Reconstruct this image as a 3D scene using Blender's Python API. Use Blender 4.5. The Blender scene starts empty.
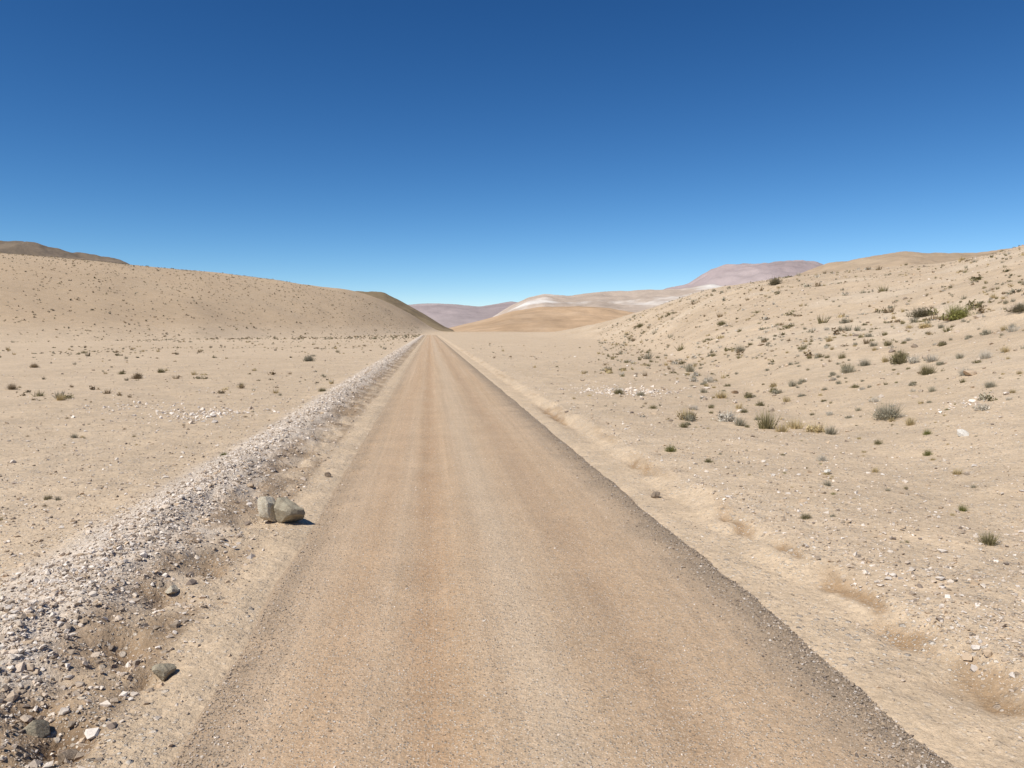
import bpy, bmesh, math
import numpy as np
from mathutils import Vector
rng = np.random.default_rng(7)
scene = bpy.context.scene
COLL = scene.collection
CAM_H = 2.4

# ------------------------------------------------------------------ noise
def _h(ix, iy, s):
    a = (ix.astype(np.int64)*374761393 + iy.astype(np.int64)*668265263 + s*144665) & 0xFFFFFFFF
    a = ((a ^ (a >> 13))*1274126177) & 0xFFFFFFFF
    a = a ^ (a >> 16)
    return (a & 0xFFFFFF)/float(0xFFFFFF)
def vn(x, y, s=0):
    x = np.asarray(x, float); y = np.asarray(y, float)
    ix = np.floor(x); iy = np.floor(y); fx = x-ix; fy = y-iy
    fx = fx*fx*fx*(fx*(fx*6-15)+10); fy = fy*fy*fy*(fy*(fy*6-15)+10)
    a = _h(ix, iy, s); b = _h(ix+1, iy, s); c = _h(ix, iy+1, s); d = _h(ix+1, iy+1, s)
    return ((a*(1-fx)+b*fx)*(1-fy)+(c*(1-fx)+d*fx)*fy)*2-1
def fbm(x, y, o=4, s=0):
    t = 0; amp = 1; n = 0
    for i in range(o):
        t = t+amp*vn(x*2**i+17.3*i, y*2**i-9.1*i, s+i*31); n += amp; amp *= .5
    return t/n
def sstep(a, b, x):
    t = np.clip((x-a)/(b-a), 0, 1); return t*t*(3-2*t)

# ------------------------------------------------------------------ terrain
def smooth_table(T, g):
    a = np.arange(-180, 180.01, .1); o = {'th': a, 'g': g}
    for k in 'DHF':
        v = np.interp(a, T['th'], T[k]); kk = np.hanning(31); kk /= kk.sum()
        o[k] = np.convolve(np.pad(v, 15, 'edge'), kk, 'valid')
    return o
LH = smooth_table(dict(th=[-115,-90,-40,-26.8,-21.4,-15.5,-9,-5.6,-3.8,-2.1,-.9,-.2,.4],
          D=[430,430,440,450,460,480,520,560,580,600,620,640,660],
          H=[0,30,37,36.5,36,33.8,30,27.4,23.8,17.0,10.6,5.0,0],
          F=[190,190,190,190,200,220,270,300,330,360,400,440,450]), 1.12)
RH = smooth_table(dict(th=[7,10,12.1,14.9,16.3,19.1,21.75,24.4,28.8,33.4,36.2,38.5,60,100,130],
          D=[360,330,300,270,255,235,215,200,180,165,160,155,150,150,150],
          H=[0,2,4.6,7.6,9.6,12.2,12.6,13.2,12.6,12.6,13.8,14.8,16,15,0],
          F=[240,210,170,100,75,45,32,24,17,13,11,10,9,9,9]), 1.3)
def hill_part(T, r, th):
    D = np.interp(th, T['th'], T['D']); H = np.interp(th, T['th'], T['H']); F = np.interp(th, T['th'], T['F'])
    t = np.clip((r-F)/(D-F), 0, 1)
    p = np.sin(np.pi/2*t**T['g'])
    back = np.clip((r-D)/(D*.9), 0, 1)
    p = p*np.where(r > D, .5+.5*np.cos(np.pi*back), 1)
    return H*p, t
def cross(xx, fade):
    xs = [-60, -4.5, -3.9, -3.4, -3.1, -2.8, -2.35, -1.95, -1.62, -1.45, -1.2, 2.65, 2.9, 3.05, 3.5, 3.68, 3.90, 5.0, 60]
    zs = [0.05, .03, .08, .20, .25, .20, .06, -.01, -.02, -.045, -.14, -.14, -.05, -.03, -.03, .04, .12, .15, .25]
    return np.interp(xx, xs, zs)*fade
# washed-out hollows in the foot of the right-hand bank: x, y, half width, half length
SCARS = [(3.76, 4.85, .20, .60), (3.70, 5.75, .12, .45), (3.78, 6.7, .13, .55), (3.70, 8.0, .07, .35), (3.70, 9.3, .10, .60), (3.62, 13.5, .08, .8), (3.50, 22.5, .15, 3.2)]
def scar_mask(x, y):
    m = 0
    wx = x+.16*fbm(x*3, y*3, 4, 401)
    for a, b, sx, sy in SCARS: m = np.maximum(m, np.exp(-((wx-a)/sx)**2-((y-b)/sy)**2))
    return m
# small pits dug in the inner side of the gravel ridge: x, y, radius, depth
PITS = [(-2.12, 4.72, .17, .10), (-1.93, 5.62, .12, .05), (-2.45, 5.0, .15, .06), (-2.3, 6.1, .16, .06), (-2.5, 7.2, .2, .05), (-2.15, 8.0, .16, .05)]
def pit_mask(x, y):
    m = 0
    for a, b, s, d in PITS: m = m+d*np.exp(-(((x-a)**2+(y-b)**2)/s**2)**1.5)
    return m
def ground_z(x, y):
    x = np.asarray(x, float); y = np.asarray(y, float)
    r = np.hypot(x, y); th = np.degrees(np.arctan2(x, y))
    side = sstep(1.9, 2.9, np.abs(x-.72))
    edge = sstep(2.1, 2.35, np.abs(x-.72))
    far = 1/(1+(r/60)**2)
    fade = 1-sstep(330, 420, y)
    mx = x+side*(.11*fbm(x*.0+1.2, y*.35, 3, 5)+.09*vn(x*1.5, y*1.7, 9)*far)
    z = cross(mx, fade)
    berm = np.exp(-((x+2.95)/.65)**2)*fade
    bank = np.exp(-((x-3.85)/.35)**2)
    inner = np.exp(-((x+2.35)/.38)**2)
    z += berm*(.075*fbm(x*2.2, y*1.6, 4, 11)*(.35+.65*far)+.045*fbm(x*8, y*8, 3, 21)*far)
    z += inner*far*(.14*np.minimum(0, fbm(x*2.6, y*2.2, 4, 24)+.1)+.06*fbm(x*6, y*6, 3, 25))-pit_mask(x, y)
    z += bank*.05*fbm(x*2.5, y*1.8, 4, 14)*far-.07*scar_mask(x, y)
    ax = np.abs(x-.7)
    z += sstep(3.2, 9, ax)*(.10*fbm(x/7, y/7, 3, 31)+.45*fbm(x/45, y/45, 3, 33)*sstep(10, 60, ax))
    z += side*.036*fbm(x*1.4, y*1.4, 4, 41)*far
    z += edge*.016*fbm(x*7, y*7, 3, 51)/(1+(r/15)**2)
    l, tl = hill_part(LH, r, th); rr, tr = hill_part(RH, r, th)
    z += l*(1+.035*fbm(x/60, y/60, 4, 61)) + rr*(1+.06*fbm(x/28, y/28, 4, 71))
    z += sstep(0, 3, l)*1.1*fbm(x/30, y/30, 5, 63)
    wr = sstep(0, 2.5, rr)
    z += wr*(.5*fbm(x/14, y/14, 4, 73)+.40*(.5-np.abs(fbm((x+y*.5)/6, (y-x*.5)/14, 4, 75)))+.10*fbm(x/2.2, y/2.2, 3, 76))
    z += .9*sstep(400, 500, y)*np.exp(-(x/200)**2)
    return z
def road_z(x, y):
    z = np.interp(x, [-1.62, -1.42, -1.2, .72, 2.62, 2.85, 3.05], [-.12, -.025, -.005, .05, -.005, -.025, -.12])
    z = z-.020*np.exp(-((x+.02)/.2)**2)-.018*np.exp(-((x-1.55)/.22)**2)+.010*np.exp(-((x-.35)/.12)**2)
    ed = sstep(1.7, 2.3, np.abs(x-.72))
    return z+.008*fbm(x*1.5, y*.7, 3, 81)+.006*fbm(x*7, y*4, 2, 82)/(1+(y/12)**2)+ed*.034*fbm(x*2, y*1.3, 4, 83)/(1+(y/50)**2)

def mesh_obj(name, V, F, cols=None, smooth=True, mat=None):
    me = bpy.data.meshes.new(name)
    V = np.asarray(V, np.float32); F = np.asarray(F, np.int32); k = F.shape[1]
    me.vertices.add(len(V)); me.vertices.foreach_set('co', V.ravel())
    me.loops.add(F.size); me.loops.foreach_set('vertex_index', F.ravel())
    me.polygons.add(len(F))
    me.polygons.foreach_set('loop_start', np.arange(0, F.size, k, dtype=np.int32))
    me.polygons.foreach_set('loop_total', np.full(len(F), k, np.int32))
    me.polygons.foreach_set('use_smooth', np.full(len(F), smooth))
    if cols is not None:
        a = me.color_attributes.new('Col', 'FLOAT_COLOR', 'POINT')
        c = np.ones((len(V), 4), np.float32); c[:, :cols.shape[1]] = cols
        a.data.foreach_set('color', c.ravel())
    me.update(calc_edges=True); me.validate()
    ob = bpy.data.objects.new(name, me); COLL.objects.link(ob)
    if mat: me.materials.append(mat)
    return ob
def grid_faces(ny, nx):
    i = np.arange(ny-1)[:, None]*nx+np.arange(nx-1)[None, :]
    return np.stack([i, i+1, i+nx+1, i+nx], -1).reshape(-1, 4)

# ------------------------------------------------------------------ materials
class NT:
    def __init__(s, name):
        s.m = bpy.data.materials.new(name); s.m.use_nodes = True
        s.t = s.m.node_tree; s.n = s.t.nodes
        s.b = s.n['Principled BSDF']; s.b.inputs['Roughness'].default_value = .95
        s.b.inputs['Specular IOR Level'].default_value = .12
        s.tc = s.n.new('ShaderNodeTexCoord').outputs['Object']
    def l(s, a, b): s.t.links.new(a, b)
    def put(s, v, sock):
        if hasattr(v, 'default_value') or hasattr(v, 'is_linked'): s.l(v, sock)
        else: sock.default_value = v
    def noise(s, scale, det=4, rough=.55, vec=None):
        n = s.n.new('ShaderNodeTexNoise'); n.inputs['Scale'].default_value = scale
        n.inputs['Detail'].default_value = det; n.inputs['Roughness'].default_value = rough
        s.l(vec or s.tc, n.inputs['Vector']); return n.outputs['Fac']
    def vor(s, scale, vec=None):
        n = s.n.new('ShaderNodeTexVoronoi'); n.inputs['Scale'].default_value = scale
        s.l(vec or s.tc, n.inputs['Vector']); return n.outputs['Distance'], n.outputs['Color']
    def math(s, op, a, b=0., c=0.):
        n = s.n.new('ShaderNodeMath'); n.operation = op
        s.put(a, n.inputs[0]); s.put(b, n.inputs[1]); s.put(c, n.inputs[2]); return n.outputs[0]
    def mr(s, v, a, b, c, d, smooth=False):
        n = s.n.new('ShaderNodeMapRange'); n.clamp = True
        if smooth: n.interpolation_type = 'SMOOTHSTEP'
        s.put(v, n.inputs[0])
        for i, q in enumerate((a, b, c, d)): s.put(q, n.inputs[i+1])
        return n.outputs[0]
    def mix(s, f, a, b, mode='MIX'):
        n = s.n.new('ShaderNodeMix'); n.data_type = 'RGBA'; n.blend_type = mode
        s.put(f, n.inputs[0])
        for q, i in ((a, 6), (b, 7)):
            if isinstance(q, tuple): n.inputs[i].default_value = (*q, 1)
            else: s.l(q, n.inputs[i])
        return n.outputs[2]
    def gray(s, v):
        n = s.n.new('ShaderNodeCombineColor')
        for i in range(3): s.l(v, n.inputs[i])
        return n.outputs[0]
    def scalecol(s, c, f): return s.mix(1., c, s.gray(f), 'MULTIPLY')
    def sepx(s, v=None):
        n = s.n.new('ShaderNodeSeparateXYZ'); s.l(v or s.tc, n.inputs[0]); return n.outputs
    def sepc(s, v):
        n = s.n.new('ShaderNodeSeparateColor'); s.l(v, n.inputs[0]); return n.outputs
    def attr(s):
        n = s.n.new('ShaderNodeAttribute'); n.attribute_name = 'Col'; return n
    def mapping(s, sc):
        n = s.n.new('ShaderNodeMapping'); n.inputs['Scale'].default_value = sc; s.l(s.tc, n.inputs[0]); return n.outputs[0]
    def bump(s, h, dist, strength=1., prev=None):
        n = s.n.new('ShaderNodeBump'); n.inputs['Distance'].default_value = dist; n.inputs['Strength'].default_value = strength
        s.l(h, n.inputs['Height'])
        if prev: s.l(prev, n.inputs['Normal'])
        return n.outputs[0]
    def pebbles(s, col, scale, thr, size, dark, light, vec=None):
        d, c = s.vor(scale, vec); cc = s.sepc(c)
        on = s.math('MULTIPLY', s.math('GREATER_THAN', cc[0], thr), s.mr(d, size, size*.7, 0., 1.))
        tone = s.mix(cc[1], dark, light)
        return s.mix(on, col, tone), on

def ground_material():
    m = NT('desert_sand'); a = m.attr(); col = a.outputs['Color']
    col = m.scalecol(col, m.mr(m.noise(.35, 4, .65), .3, .7, .92, 1.08))
    col = m.scalecol(col, m.mr(m.noise(2.2, 5, .65), .3, .7, .88, 1.10))
    col = m.scalecol(col, m.mr(m.noise(16, 4, .7), .3, .7, .83, 1.15))
    col = m.scalecol(col, m.mr(m.noise(110, 2, .7), .3, .7, .81, 1.18))
    patch = m.mr(m.noise(.8, 3, .6), .40, .60, .3, 1.)
    c1, o1 = m.pebbles(col, 26, .60, .42, (.26, .20, .145), (.77, .69, .57))
    c2, o2 = m.pebbles(c1, 75, .52, .45, (.31, .235, .165), (.77, .67, .54))
    c3, o3 = m.pebbles(c2, 9, .78, .28, (.25, .20, .15), (.74, .66, .55))
    col = m.mix(patch, col, c3)
    m.l(col, m.b.inputs['Base Color'])
    h = m.math('ADD', m.math('MULTIPLY', o1, .5), m.math('MULTIPLY', o2, .2))
    h = m.math('ADD', h, m.math('MULTIPLY', o3, .8))
    h = m.math('MULTIPLY', h, patch)
    h = m.math('ADD', h, m.math('MULTIPLY', m.noise(9, 5, .66), 1.6))
    n = m.bump(h, .024, .85)
    n = m.bump(m.noise(.9, 5, .62), .22, .5, n)
    m.l(n, m.b.inputs['Normal']); return m.m

def road_material():
    m = NT('dirt_road_surface'); X = m.sepx()[0]
    wob = m.mr(m.noise(.25, 3), 0., 1., -.16, .16); xw = m.math('ADD', X, wob)
    st = m.mapping((2.2, .035, 1)); st2 = m.mapping((9, .10, 1))
    col = m.mix(m.mr(m.noise(1, 4, .6, st), .35, .65, 0., 1.), (.500, .345, .208), (.545, .395, .255))
    col = m.scalecol(col, m.mr(m.noise(1, 3, .6, st2), .3, .7, .90, 1.08))
    def lane(c, w):
        return m.mr(m.math('ABSOLUTE', m.math('SUBTRACT', xw, c)), 0., w, 1., 0., True)
    brk = m.mr(m.noise(.6, 4, .6), .35, .65, .5, 1.)
    col = m.mix(m.math('MULTIPLY', m.math('MULTIPLY', lane(-.02, .36), .85), brk), col, (.44, .278, .155))
    col = m.mix(m.math('MULTIPLY', lane(-.65, .4), .4), col, (.475, .31, .18))
    col = m.mix(m.math('MULTIPLY', m.math('MULTIPLY', lane(1.55, .42), .7), brk), col, (.44, .29, .170))
    col = m.mix(m.math('MULTIPLY', lane(.75, .5), .45), col, (.58, .455, .315))
    col = m.scalecol(col, m.mr(m.noise(1.1, 5, .6), .3, .7, .92, 1.07))
    col = m.scalecol(col, m.mr(m.noise(20, 4, .7), .3, .7, .82, 1.15))
    col = m.scalecol(col, m.mr(m.noise(130, 2, .7), .3, .7, .78, 1.21))
    c1, o1 = m.pebbles(col, 50, .60, .42, (.26, .20, .14), (.74, .64, .51))
    c2, o2 = m.pebbles(c1, 115, .50, .45, (.30, .225, .15), (.72, .61, .47))
    er = m.mr(m.math('ADD', xw, m.mr(m.noise(1.4, 5, .68), 0., 1., -.5, .5)), 2.15, 2.9, 0., 1., True)
    el = m.mr(m.math('ADD', xw, m.mr(m.noise(1.8, 5, .65), 0., 1., -.4, .4)), -1.0, -1.5, 0., .65, True)
    e = m.math('MAXIMUM', er, el)
    ge = m.scalecol(m.mix(m.noise(45, 3), (.20, .155, .11), (.38, .30, .215)), m.mr(m.noise(100, 2), .3, .7, .7, 1.25))
    col = m.mix(m.math('MULTIPLY', e, .78), c2, ge)
    m.l(col, m.b.inputs['Base Color'])
    h = m.math('ADD', m.math('MULTIPLY', o1, .6), m.math('MULTIPLY', m.noise(30, 4, .7), 1.6))
    n = m.bump(h, .013, .9); n = m.bump(m.noise(2.2, 4), .05, .5, n)
    m.l(n, m.b.inputs['Normal']); return m.m

def attr_material(name, nscale=40, rough=.9, bump=.004, var=(.82, 1.15)):
    m = NT(name); col = m.attr().outputs['Color']
    col = m.scalecol(col, m.mr(m.noise(nscale, 4, .6), .3, .7, *var))
    m.l(col, m.b.inputs['Base Color']); m.b.inputs['Roughness'].default_value = rough
    if bump: m.l(m.bump(m.noise(nscale*1.5, 5, .6), bump, .8), m.b.inputs['Normal'])
    return m.m
def rock_material(name, c1, c2):
    m = NT(name)
    col = m.mix(m.mr(m.noise(9, 5, .65), .38, .62, 0., 1.), c1, c2)
    col = m.scalecol(col, m.mr(m.noise(60, 5, .7), .3, .7, .72, 1.22))
    m.l(col, m.b.inputs['Base Color'])
    m.l(m.bump(m.noise(45, 6, .7), .014, 1.), m.b.inputs['Normal']); return m.m
def mountain_material(name, scale, light, lightamt, bumpd):
    m = NT(name); col = m.attr().outputs['Color']
    col = m.mix(m.mr(m.noise(scale, 6, .6), .5, .62, 0., lightamt), col, light)
    col = m.scalecol(col, m.mr(m.noise(scale*5, 6, .65), .3, .7, .82, 1.14))
    m.l(col, m.b.inputs['Base Color'])
    m.l(m.bump(m.noise(scale*6, 8, .6), bumpd, .6), m.b.inputs['Normal']); return m.m

M_ground = ground_material(); M_road = road_material()
M_stone = attr_material('stone_mix', 60, .9, .004)
M_shrub = attr_material('dry_shrub', 25, .9, 0)

# ------------------------------------------------------------------ ground
def gro(a, b, d0, k):
    o = [a]
    while o[-1] < b: o.append(o[-1]+d0+k*(o[-1]-a))
    return o
xr = gro(6, 9000, .05, .025); xl = gro(6, 9000, .05, .03)
xs = np.array([-q for q in reversed(xl)]+list(np.arange(-5.95, 5.99, .045))+xr)
yn = gro(2, 12000, .045, .0105)
ys = np.array(sorted([2-(q-2) for q in gro(2, 120, .06, .08)][1:])+yn)
X, Y = np.meshgrid(xs, ys); Z = ground_z(X, Y)
r = np.hypot(X, Y); th = np.degrees(np.arctan2(X, Y))
def C(*c): return np.array(c)
col = np.ones(X.shape+(1,))*C(.565, .434, .292)
def blend(col, w, c): w = np.clip(w, 0, 1)[..., None]; return col*(1-w)+w*c
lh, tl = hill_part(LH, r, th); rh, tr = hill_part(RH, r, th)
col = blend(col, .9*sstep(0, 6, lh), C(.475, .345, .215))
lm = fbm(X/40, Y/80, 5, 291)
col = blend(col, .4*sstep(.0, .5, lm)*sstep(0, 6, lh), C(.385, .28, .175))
col = blend(col, .9*sstep(0, 5, rh), C(.53, .405, .27))
mot = fbm(X/5, Y/9, 5, 191)
col = blend(col, .45*sstep(.0, .5, mot)*sstep(0, 1.5, rh), C(.40, .30, .195))
col = blend(col, .45*sstep(.0, .5, -mot)*sstep(0, 1.5, rh), C(.62, .51, .375))
col = blend(col, .35*sstep(.1, .5, fbm(X/14, Y/30, 4, 91))*(np.abs(X-.7) > 4), C(.49, .37, .24))
far1 = sstep(430, 800, r)*(lh < 1)*(rh < 1)
col = blend(col, far1, C(.47, .335, .20))
fd = 1-sstep(330, 420, Y)
bm = sstep(-4.2, -3.6, X+.15*fbm(X, Y, 3, 92))*sstep(-2.25, -2.75, X+.2*fbm(X, Y, 3, 93))*fd
col = blend(col, .85*bm, C(.59, .505, .41))
inner = sstep(-2.9, -2.6, X)*sstep(-1.80, -2.05, X+.12*fbm(X*1.5, Y*1.5, 3, 94))*fd
col = blend(col, .85*inner*sstep(-.3, .2, fbm(X*2.2, Y*1.3, 4, 95)), C(.33, .23, .14))
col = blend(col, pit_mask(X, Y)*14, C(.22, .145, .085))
bkx = X+.18*fbm(X*0, Y*.5, 3, 96)+.08*fbm(X*2, Y*3, 3, 196)
bank = np.exp(-((bkx-3.76)/.12)**2)
col = blend(col, .55*bank*sstep(-.1, .3, fbm(X*1.4, Y*.45, 4, 97)), C(.38, .26, .15))
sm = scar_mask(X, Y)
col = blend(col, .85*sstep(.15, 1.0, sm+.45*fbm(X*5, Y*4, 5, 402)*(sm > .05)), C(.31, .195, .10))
strip = ((X > 2.95)*sstep(3.7, 3.45, X)+(X < -1.4)*(X > -1.95))*(1-sstep(.1, .5, sm))
col = blend(col, .7*strip, C(.56, .425, .28))
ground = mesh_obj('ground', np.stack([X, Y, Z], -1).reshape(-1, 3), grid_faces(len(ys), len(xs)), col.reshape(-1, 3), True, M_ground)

# ------------------------------------------------------------------ road
rx = np.concatenate([np.arange(-1.64, 3.07, .05), [3.07]])
ry = np.array(sorted([2-(q-2) for q in gro(2, 90, .1, .08)][1:])+[q for q in gro(2, 425, .07, .012) if q < 395])
RX, RY = np.meshgrid(rx, ry)
RZ = road_z(RX, RY)
mesh_obj('dirt_road', np.stack([RX, RY, RZ], -1).reshape(-1, 3), grid_faces(len(ry), len(rx)), None, True, M_road)

# ------------------------------------------------------------------ distant ranges
def make_range(name, th, px, D, foot, backr, c1, mat, rel=.10, seed=0, nsc=1.0):
    th = np.array(th, float); px = np.array(px, float)
    T = np.arange(th[0], th[-1]+.001, .08)
    H = np.interp(T, th, px)
    ker = np.hanning(9); ker /= ker.sum(); H = np.convolve(np.pad(H, 4, 'edge'), ker, 'valid')
    H = H*D*np.cos(np.radians(T-5.85))/800+CAM_H
    rows = []; cols = []
    R = np.concatenate([np.linspace(foot, D, 60), np.linspace(D, backr, 16)[1:]])
    for rr in R:
        t = (rr-foot)/(D-foot) if rr <= D else 1
        p = math.sin(math.pi/2*t) if rr <= D else math.cos(math.pi/2*(rr-D)/(backr-D))
        x = np.sin(np.radians(T))*rr; y = np.cos(np.radians(T))*rr
        s = D*.04*nsc
        n = fbm(x/s, y/s, 5, seed); ridge = 1-2*np.abs(fbm(x/(s*1.6), y/(s*3), 4, seed+5))
        z = H*p*(1+rel*.5*n*(1-.6*p)*2)+H*rel*ridge*p*(1-p)*1.6+H*.02*n*p-3
        rows.append(np.stack([x, y, z], -1))
        k = np.clip(.5+.9*fbm(x/(s*2), y/(s*4), 4, seed+9), 0, 1)[:, None]
        cols.append(np.array(c1)*(1.1-.25*k))
    V = np.concatenate(rows); Cc = np.concatenate(cols)
    return mesh_obj(name, V, grid_faces(len(R), len(T)), Cc, True, mat)
make_range('dark_hill', [-45, -32, -26.8, -25.2, -23.6, -21.4, -20, -18.6, -15.5, -12], [74, 84, 83, 81, 77, 71, 66, 55, 25, 5], 1500, 800, 2300, (.20, .155, .11),
           mountain_material('dark_hill_rock', .004, (.27, .20, .14), .5, 8), .15, 101)
make_range('brown_hill', [-10, -8, -5, -3.2, -1.8, -.35, 1.05, 2.2], [20, 36, 40, 38.5, 28.5, 17.5, 6, 0], 900, 700, 1200, (.26, .195, .115),
           mountain_material('brown_hill_soil', .01, (.36, .27, .16), .6, 4), .12, 111)
make_range('distant_range', [-8, -4, -2, .5, 2, 3.5, 5, 6, 9, 13], [20, 24, 25, 26, 24.5, 22.5, 25.5, 27, 28, 20], 6500, 4500, 9000, (.37, .305, .29),  # distance haze is painted into this base colour
           mountain_material('distant_range_rock_hazed', .0008, (.46, .39, .36), .5, 30), .15, 121)
make_range('pale_hill', [3.2, 4.3, 5.7, 7.1, 8.2, 10, 12.1, 14.9, 17.7, 19.8, 23, 27], [2, 12, 24, 32.5, 35, 32.5, 36, 38.5, 40, 43, 38, 20], 3000, 1900, 4200, (.46, .37, .29),
           mountain_material('pale_hill_tuff', .003, (.70, .65, .58), 1., 12), .14, 131)
make_range('orange_hill', [-.5, .7, 2.5, 4.3, 5.7, 7.85, 10.7, 12.8, 14.9, 18, 22], [0, 2, 8, 13.5, 19.5, 24, 25, 23, 18, 11, 3], 1150, 720, 1600, (.48, .33, .20),
           mountain_material('orange_hill_soil', .008, (.53, .39, .26), .6, 5), .10, 141)
make_range('mountain', [14, 16.3, 18.4, 19.8, 20.75, 23.1, 25, 26.4, 27.2, 28.8, 31.7, 36], [25, 38, 46, 57, 61, 64.5, 67, 65, 61, 55, 45, 20], 9000, 6000, 11500, (.37, .30, .285),  # rock colour greyed by hand, aerial haze mixed into it
           mountain_material('mountain_rock_hazed', .0006, (.43, .36, .335), .5, 50), .16, 151)
make_range('tan_hill', [24, 25.6, 27.2, 29.4, 31.7, 33.1, 35.1, 37.2, 42, 55], [45, 56, 63.5, 70, 75, 73.5, 73, 78, 80, 70], 1200, 700, 1700, (.40, .30, .20),
           mountain_material('tan_hill_soil', .008, (.45, .35, .24), .5, 6), .10, 161)

# ------------------------------------------------------------------ stones
def hull_template(n, seed, flat=.75):
    g = np.random.default_rng(seed); p = g.normal(size=(n, 3)); p /= np.linalg.norm(p, axis=1)[:, None]
    p *= g.uniform(.65, 1.1, (n, 1)); p[:, 2] *= flat; p[:, 0] *= g.uniform(.9, 1.4)
    bm = bmesh.new(); [bm.verts.new(q) for q in p]
    bmesh.ops.convex_hull(bm, input=bm.verts); bmesh.ops.triangulate(bm, faces=bm.faces)
    for v in [v for v in bm.verts if not v.link_faces]: bm.verts.remove(v)
    bm.verts.index_update(); bm.verts.ensure_lookup_table()
    V = np.array([v.co[:] for v in bm.verts])*.5; F = np.array([[v.index for v in f.verts] for f in bm.faces]); bm.free()
    return V, F
ST = [hull_template(11, 100+i) for i in range(14)]
STB = [hull_template(15, 200+i, .65) for i in range(12)]
PAL = np.array([[.64, .55, .45], [.54, .44, .34], [.43, .34, .25], [.70, .62, .53], [.34, .27, .20], [.50, .38, .26], [.24, .19, .15]])
def place(px, py, size, templates, palw, bury=.25, on_road=False, bright=1.0):
    return dict(x=px, y=py, s=size, T=templates, w=palw, bury=bury, road=on_road, b=bright)
def build_stones(name, groups):
    Vs = []; Fs = []; Cs = []; base = 0
    for g in groups:
        n = len(g['x'])
        if n == 0: continue
        z = road_z(g['x'], g['y']) if g['road'] else ground_z(g['x'], g['y'])
        w = np.array(g['w'], float); w /= w.sum(); ci = rng.choice(len(PAL), n, p=w)
        colr = PAL[ci]*rng.uniform(.85, 1.15, (n, 1))*g['b']
        ti = rng.integers(0, len(g['T']), n)
        yaw = rng.uniform(0, 6.283, n); tilt = rng.normal(0, .3, n)
        for k in range(len(g['T'])):
            sel = np.where(ti == k)[0]
            if len(sel) == 0: continue
            V, F = g['T'][k]; s = g['s'][sel][:, None]
            ct, sn = np.cos(tilt[sel])[:, None], np.sin(tilt[sel])[:, None]
            x = V[None, :, 0]*s; y = V[None, :, 1]*s; zz = V[None, :, 2]*s
            y, zz = y*ct-zz*sn, y*sn+zz*ct
            c, q = np.cos(yaw[sel])[:, None], np.sin(yaw[sel])[:, None]
            x, y = x*c-y*q, x*q+y*c
            P = np.stack([x+g['x'][sel][:, None], y+g['y'][sel][:, None], zz+(z[sel]+g['s'][sel]*(.36-g['bury']))[:, None]], -1)
            m = len(V); Vs.append(P.reshape(-1, 3)); Cs.append(np.repeat(colr[sel], m, 0))
            Fs.append((F[None]+(base+np.arange(len(sel))*m)[:, None, None]).reshape(-1, 3)); base += m*len(sel)
    return mesh_obj(name, np.concatenate(Vs), np.concatenate(Fs), np.concatenate(Cs), False, M_stone)
def ydist(n, a, b, p=1.6):
    u = rng.uniform(0, 1, n); e = 1-p
    return (a**e+u*(b**e-a**e))**(1/e)
def sizes(n, lo, hi, k=2.2):
    u = rng.uniform(0, 1, n); return lo*(1-u*(1-(lo/hi)**k))**(-1/k)
G = []
n = 38000; y = ydist(n, 2.6, 110, 1.3); x = rng.normal(-3.18, .30, n); G.append(place(x, y, sizes(n, .013, .07, 2.2)*(1+y/45), ST, [4, 3, 1.5, 5, .6, 1.2, .4], .25, False, 1.05))
n = 14000; y = ydist(n, 2.6, 70, 1.55); x = rng.uniform(-3.3, -1.9, n)+rng.normal(0, .08, n); G.append(place(x, y, sizes(n, .011, .075, 2.1), ST, [2, 3, 3, 1.5, 1.5, 2, .8]))
n = 420; y = ydist(n, 2.8, 60, 1.4); x = rng.uniform(-3.0, -1.85, n); G.append(place(x, y, sizes(n, .045, .14, 2.2), STB, [2, 3, 3, 1, 2, 2, 1], .32))
build_stones('gravel_berm', G)
G = []
n = 13000; y = ydist(n, 3, 60, 1.5); x = 2.95-np.abs(rng.normal(0, .24, n)); G.append(place(x, y, sizes(n, .009, .034), ST, [1.5, 2, 3, .8, 3, 2, 1.5], .2, True, .8))
n = 6000; y = ydist(n, 3, 40, 1.6); x = -1.45+np.abs(rng.normal(0, .20, n)); G.append(place(x, y, sizes(n, .008, .026), ST, [1, 2, 3, .5, 2, 2, .8], .2, True, .9))
n = 13000; y = ydist(n, 3, 36, 1.8); x = rng.uniform(-1.3, 2.7, n); G.append(place(x, y, sizes(n, .006, .022), ST, [3, 3, 2, 2, .8, 2, .3], .25, True))
build_stones('road_gravel', G)
G = []
n = 27000; y = ydist(n, 3.2, 80, 1.45); x = 3.8+rng.exponential(1, n)*(1.0+y*.5); G.append(place(x, y, sizes(n, .013, .08, 2.15)*(1+y/50), ST, [3, 3, 2, 2.5, 1.3, 3, .8]))
n = 19000; y = ydist(n, 4.5, 70, 1.4); x = -3.75-rng.exponential(1, n)*(.8+y*.4); G.append(place(x, y, sizes(n, .013, .07, 2.15)*(1+y/50), ST, [3, 3, 2, 2.5, 1.3, 3, .8]))
n = 1800; y = ydist(n, 3, 50, 1.4); x = rng.choice([3.3, -1.75], n)+rng.normal(0, .22, n); x = np.where((x > -1.5) & (x < 2.95), 3.3, x); G.append(place(x, y, sizes(n, .01, .045, 2.6), ST, [2, 3, 3, 1, 2, 2, 1]))
n = 700; y = rng.uniform(6, 90, n); x = rng.choice([-1, 1], n)*rng.uniform(5, 45, n); G.append(place(x, y, sizes(n, .06, .28, 2.4), STB, [3, 3, 2, 2, 2, 2, 1]))
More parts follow.
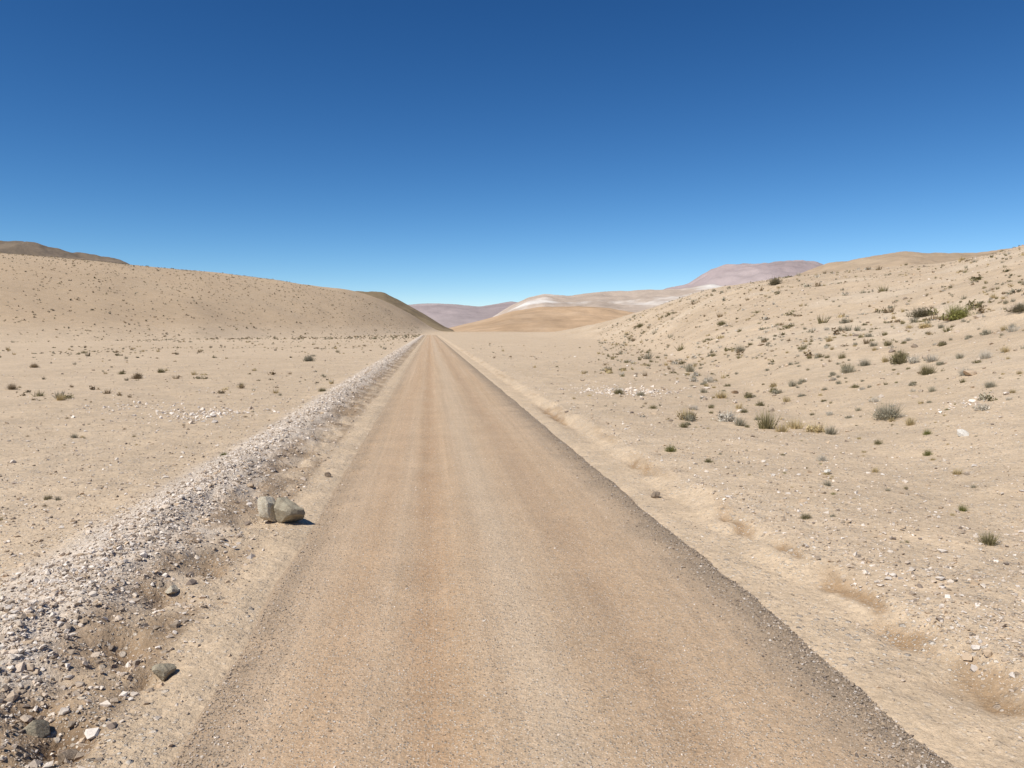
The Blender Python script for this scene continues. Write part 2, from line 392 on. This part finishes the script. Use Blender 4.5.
n = 2400; rr_ = np.sqrt(rng.uniform(20**2, 170**2, n)); bb = np.radians(rng.uniform(14, 50, n)); G.append(place(rr_*np.sin(bb), rr_*np.cos(bb), sizes(n, .12, .45, 2.8), STB, [2, 3, 3, .6, 2, 2, 1]))
for cx, cy, nn, sd in ((-6.3, 23.4, 340, .8), (7.1, 29, 460, 1.0), (12, 17, 50, .35), (-9, 26, 120, .9)):
    G.append(place(rng.normal(cx, sd, nn), rng.normal(cy, sd*1.3, nn), sizes(nn, .04, .19), ST, [3, .5, 0, 6, 0, 0, 0], .2, False, 1.1))
build_stones('scattered_stones', G)

def boulder(name, x, y, w, h, seed, mat, sink=.15, yaw=0., tilt=0.):
    g = np.random.default_rng(seed); bm = bmesh.new(); bmesh.ops.create_icosphere(bm, subdivisions=5, radius=1.)
    P = np.array([v.co[:] for v in bm.verts])
    for i in range(14):
        nrm = g.normal(size=3); nrm /= np.linalg.norm(nrm); d = g.uniform(.42, .72)
        k = P@nrm-d; P -= np.where(k > 0, k, 0)[:, None]*nrm*.98
    n1 = fbm(P[:, 0]*2+P[:, 2]*1.7, P[:, 1]*2-P[:, 2]*1.3, 4, seed); n2 = fbm(P[:, 0]*9+P[:, 2]*6, P[:, 1]*9-P[:, 2]*7, 4, seed+3)
    P *= (1+.07*n1+.05*n2)[:, None]
    P[:, 0] *= w/2/np.abs(P[:, 0]).max(); P[:, 1] *= w*.42/np.abs(P[:, 1]).max(); P[:, 2] *= h/2/np.abs(P[:, 2]).max()
    for v, p in zip(bm.verts, P): v.co = p
    me = bpy.data.meshes.new(name); bm.to_mesh(me); bm.free(); me.materials.append(mat)
    for p in me.polygons: p.use_smooth = True
    ob = bpy.data.objects.new(name, me); COLL.objects.link(ob)
    ob.location = (x, y, float(ground_z(x, y))+h*(.5-sink)); ob.rotation_euler = (0, tilt, yaw); return ob
R_cream = rock_material('cream_rock', (.64, .57, .44), (.46, .39, .28)); R_grey = rock_material('grey_brown_rock', (.40, .35, .25), (.27, .225, .16))
R_dark = rock_material('dark_rock', (.22, .17, .125), (.32, .25, .18)); R_white = rock_material('white_rock', (.74, .70, .62), (.6, .55, .47))
boulder('boulder', -2.02, 10.22, .31, .38, 3, R_cream, .10, .3)
boulder('boulder', -1.80, 10.14, .48, .32, 8, R_grey, .14, -.2, .32)
boulder('rock', -1.87, 5.72, .18, .13, 12, R_grey, .2, .2)
boulder('rock', -2.33, 4.85, .18, .13, 15, R_grey, .2, 1.)
boulder('rock', -2.08, 4.70, .15, .10, 16, R_dark, .25, .5)
boulder('rock', -1.68, 13.3, .13, .11, 17, R_dark, .2)
boulder('rock', 9.9, 13.9, .26, .16, 18, R_white, .2)
boulder('rock', 3.24, 11.2, .14, .12, 19, R_dark, .2)
boulder('rock', 6.2, 11.9, .13, .09, 20, R_white, .2)
boulder('rock', -2.35, 7.4, .13, .10, 21, R_cream, .25, .7)

# ------------------------------------------------------------------ shrubs
def twig_t(n, seed, w=.022, spread=1.1):
    g = np.random.default_rng(seed); T = np.zeros((n, 3, 3)); f = g.uniform(.7, 1.25, n)
    az = g.uniform(0, 6.283, n); tilt = np.abs(g.normal(0, .55, n)).clip(0, 1.35)*spread
    L = g.uniform(.28, .58, n)
    d = np.stack([np.sin(tilt)*np.cos(az), np.sin(tilt)*np.sin(az), np.cos(tilt)], -1)
    b = np.stack([np.cos(az), np.sin(az), 0*az], -1)*g.uniform(0, .2, (n, 1))
    a2 = g.uniform(0, 6.283, n); s = np.stack([np.cos(a2), np.sin(a2), 0*a2], -1)*w*.5*g.uniform(.6, 1.6, (n, 1))
    T[:, 0] = b-s; T[:, 1] = b+s; T[:, 2] = b+d*L[:, None]; T[:, :2, 2] -= .03
    return T, f
def dome_t(n, seed, leaf=.07, clumps=9, h=.75):
    g = np.random.default_rng(seed)
    c = g.normal(size=(clumps, 3)); c /= np.linalg.norm(c, axis=1)[:, None]; c[:, 2] = np.abs(c[:, 2])*h; c *= g.uniform(.18, .36, (clumps, 1))
    k = g.integers(0, clumps, n); p = g.normal(size=(n, 3)); p /= np.linalg.norm(p, axis=1)[:, None]
    p = c[k]+p*g.uniform(.06, .19, (n, 1)); p[:, 2] = np.abs(p[:, 2])
    T = p[:, None, :]+g.normal(0, leaf*.55, (n, 3, 3)); T[:, :, 2] = np.maximum(T[:, :, 2], -.02)
    cf = g.uniform(.7, 1.25, clumps)
    return T, cf[k]*g.uniform(.75, 1.25, n)
def mix_t(a, b): return np.concatenate([a[0], b[0]]), np.concatenate([a[1], b[1]])
TW = [twig_t(170, i) for i in range(5)]
DM = [mix_t(dome_t(330, 20+i, .055), twig_t(90, 30+i)) for i in range(5)]
TWs = [twig_t(45, 40+i, .05) for i in range(6)]
DMs = [dome_t(60, 50+i, .12, 6) for i in range(8)]
DMx = [dome_t(26, 70+i, .2, 5) for i in range(8)]
SC = dict(olive=(.21, .18, .09), dark=(.13, .11, .065), grey=(.31, .28, .20), straw=(.46, .36, .19), pale=(.52, .47, .38), green=(.20, .195, .06), brown=(.26, .19, .11))
def shrub_soup(items):
    Vs = []; Cs = []
    for T, x, y, s, c in items:
        tt, f = T; a = rng.uniform(0, 6.283); ca, sa = math.cos(a), math.sin(a)
        P = tt*s; P = np.stack([P[..., 0]*ca-P[..., 1]*sa, P[..., 0]*sa+P[..., 1]*ca, P[..., 2]*rng.uniform(.8, 1.15)], -1)
        Vs.append((P+np.array([x, y, 0.]), x, y)); Cs.append(np.repeat(np.array(c)[None]*f[:, None]*rng.uniform(.85, 1.15), 3, 0))
    px = np.array([v[1] for v in Vs]); py = np.array([v[2] for v in Vs]); gz = ground_z(px, py)-.01
    V = [v[0]+np.array([0, 0, g]) for v, g in zip(Vs, gz)]
    return np.concatenate([v.reshape(-1, 3) for v in V]), np.concatenate(Cs)
def shrub_obj(name, items):
    V, Cc = shrub_soup(items)
    return mesh_obj(name, V, np.arange(len(V)).reshape(-1, 3), Cc, False, M_shrub)
def polar(n, b0, b1, r0, r1, pw=2.):
    b = np.radians(rng.uniform(b0, b1, n)); rr = (rng.uniform(r0**pw, r1**pw, n))**(1/pw)
    return rr*np.sin(b), rr*np.cos(b), rr
def scatter(n, b0, b1, r0, r1, pw, lo, hi, names, tmpl, k=2.0, clump=None):
    x, y, rr = polar(int(n*(2.2 if clump else 1)), b0, b1, r0, r1, pw)
    keep = (x < -4.3) | (x > 4.6)
    if clump: keep &= fbm(x/clump, y/clump, 3, 301) > rng.uniform(-.5, .45, len(x))
    x, y = x[keep][:n], y[keep][:n]; s = sizes(len(x), lo, hi, k)
    return [(tmpl[rng.integers(len(tmpl))], a, b, c, SC[names[rng.integers(len(names))]]) for a, b, c in zip(x, y, s)]
it = scatter(3600, -32, 0, 200, 470, 1.9, .5, 1.4, ['dark', 'olive', 'brown', 'brown', 'grey'], DMx, 2.8)
shrub_obj('hillside_shrubs', it)
it = scatter(800, -34, -1, 30, 230, 1.3, .25, .95, ['olive', 'brown', 'grey', 'dark', 'straw'], DMs+TWs, 2.0, 18)
it += scatter(80, -34, -8, 11, 40, 1.6, .08, .34, ['olive', 'straw', 'grey', 'brown'], TW, 2.2)
shrub_obj('plain_shrubs', it)
it = scatter(1800, 12, 46, 38, 230, 1.35, .36, 1.6, ['olive', 'grey', 'pale', 'olive', 'brown', 'straw', 'grey'], DMs+TWs, 1.75, 16)
it += scatter(900, 12, 46, 38, 230, 1.35, .2, .5, ['olive', 'grey', 'brown', 'straw'], TWs, 1.9)
it += scatter(520, 3, 46, 20, 130, 1.2, .16, .6, ['olive', 'straw', 'grey', 'pale', 'brown'], DMs+TWs, 2.0, 12)
it += scatter(130, 18, 44, 8, 30, 1.6, .07, .26, ['olive', 'straw', 'grey', 'straw', 'green'], TW+DM, 2.2)
it += scatter(360, 18, 44, 18, 55, 1.6, .2, .9, ['olive', 'straw', 'grey', 'pale', 'grey'], TW+DM, 1.6)
shrub_obj('slope_shrubs', it)

# single shrubs that stand out: x, y, width, kind, colour, object name
def big_t(seed, dense=1500): return mix_t(dome_t(dense, seed, .028, 16, .8), twig_t(260, seed+1, .012))
singles = [(28.36,44.01,1.5,'b','dark','shrub'),(24.75,35.46,1.50,'b','green','green_shrub'),(10.47,17.34,.85,'g','grey','dry_shrub'),
 (14.61,26.73,.66,'g','grey','dry_shrub'),(15.01,22.81,.62,'g','olive','dry_shrub'),(14.86,20.86,.52,'g','pale','dry_shrub'),(4.46,14.47,.29,'b','green','green_shrub'),
 (6.74,13.11,.23,'b','pale','dry_shrub'),(5.81,7.70,.30,'t','olive','grass_tuft'),(4.49,9.09,.17,'b','olive','dry_shrub'),(46.1,103.9,2.2,'b','dark','shrub'),
 (27.6,73.8,1.1,'b','olive','shrub'),(6.45,22.66,.32,'b','olive','dry_shrub'),(6.6,27.6,.5,'g','olive','dry_shrub'),(7.3,27.2,.45,'g','grey','dry_shrub'),(8.61,14.56,.2,'b','olive','dry_shrub'),
 (9.73,14.74,.22,'b','green','green_shrub'),(8.56,12.92,.2,'b','green','green_shrub'),(23.84,30.44,.85,'b','dark','shrub'),(16.92,22.91,.48,'g','pale','dry_shrub'),
 (18.48,46.31,.85,'g','grey','dry_shrub'),(40,150,1.8,'b','olive','shrub'),(15.72,27.58,.55,'g','grey','dry_shrub'),(16.91,27.35,.68,'b','olive','dry_shrub'),(13.6,18.2,.38,'g','grey','dry_shrub'),
 (8.6,21.2,.33,'b','olive','dry_shrub'),(7.9,11.2,.22,'t','straw','grass_tuft'),(7.0,11.9,.17,'t','straw','grass_tuft'),
 (-12.27,28,.5,'t','straw','grass_tuft'),(-4.1,31,.4,'b','olive','dry_shrub'),(-3.75,14.9,.18,'b','green','green_shrub'),(-16.4,33.3,.5,'b','brown','dry_shrub'),
 (-14,40,.65,'b','brown','dry_shrub'),(-14.6,45.3,.6,'g','olive','dry_shrub'),(-16.4,44.6,.5,'b','olive','dry_shrub'),(-24.8,53.2,.7,'b','brown','dry_shrub'),(-9,61,.95,'b','grey','dry_shrub')]
for i, (x, y, wd, kd, cn, nm) in enumerate(singles):
    if kd == 'b': T = big_t(500+i, 1500 if wd > .5 else 700)
    elif kd == 'g': T = mix_t(dome_t(420, 600+i, .03, 12, .5), twig_t(420, 700+i, .012, 1.35))
    else: T = twig_t(230, 800+i, .02, 1.0)
    V, Cc = shrub_soup([(T, x, y, wd*1.12, SC[cn])])
    o = np.array([x, y, float(ground_z(x, y))]); ob = mesh_obj(nm, V-o, np.arange(len(V)).reshape(-1, 3), Cc, False, M_shrub); ob.location = o

# ------------------------------------------------------------------ light, world, camera
sdir = Vector((-.62, -.42, 1.0)).normalized()
elev = math.asin(sdir.z); rot = math.atan2(sdir.x, sdir.y)
sun = bpy.data.lights.new('sun', 'SUN'); sun.energy = 5.0; sun.angle = math.radians(.53); sun.color = (1, .955, .89)
so = bpy.data.objects.new('sun', sun); so.rotation_euler = (-sdir).to_track_quat('-Z', 'Y').to_euler(); so.location = (-30, -20, 60); COLL.objects.link(so)
w = bpy.data.worlds.new('World'); scene.world = w; w.use_nodes = True; nt = w.node_tree
sky = nt.nodes.new('ShaderNodeTexSky'); sky.sky_type = 'NISHITA'; sky.sun_disc = False
sky.sun_elevation = elev; sky.sun_rotation = rot; sky.altitude = 3800; sky.air_density = 1.0; sky.dust_density = .3; sky.ozone_density = 1.5
bg = nt.nodes['Background']; bg.inputs[1].default_value = .1
sp = nt.nodes.new('ShaderNodeSeparateColor'); cb = nt.nodes.new('ShaderNodeCombineColor'); nt.links.new(sky.outputs[0], sp.inputs[0])
for i, (a, g) in enumerate(((1.70, 1.84), (1.36, 1.43), (1.29, 1.23))):   # deep high-altitude blue
    q1 = nt.nodes.new('ShaderNodeMath'); q1.operation = 'MULTIPLY'; q1.inputs[1].default_value = .1
    q2 = nt.nodes.new('ShaderNodeMath'); q2.operation = 'POWER'; q2.inputs[1].default_value = g
    q3 = nt.nodes.new('ShaderNodeMath'); q3.operation = 'MULTIPLY'; q3.inputs[1].default_value = a*10
    nt.links.new(sp.outputs[i], q1.inputs[0]); nt.links.new(q1.outputs[0], q2.inputs[0]); nt.links.new(q2.outputs[0], q3.inputs[0]); nt.links.new(q3.outputs[0], cb.inputs[i])
nt.links.new(cb.outputs[0], bg.inputs[0])
cam = bpy.data.cameras.new('camera'); co = bpy.data.objects.new('camera', cam); COLL.objects.link(co)
cam.sensor_width = 36; cam.lens = 36*800/1024; cam.clip_start = .05; cam.clip_end = 40000
co.location = (0, 0, CAM_H); co.rotation_euler = (math.radians(90-3.86), 0, math.radians(-5.85))
scene.camera = co
scene.view_settings.view_transform = 'Standard'; scene.view_settings.look = 'None'; scene.view_settings.exposure = 0
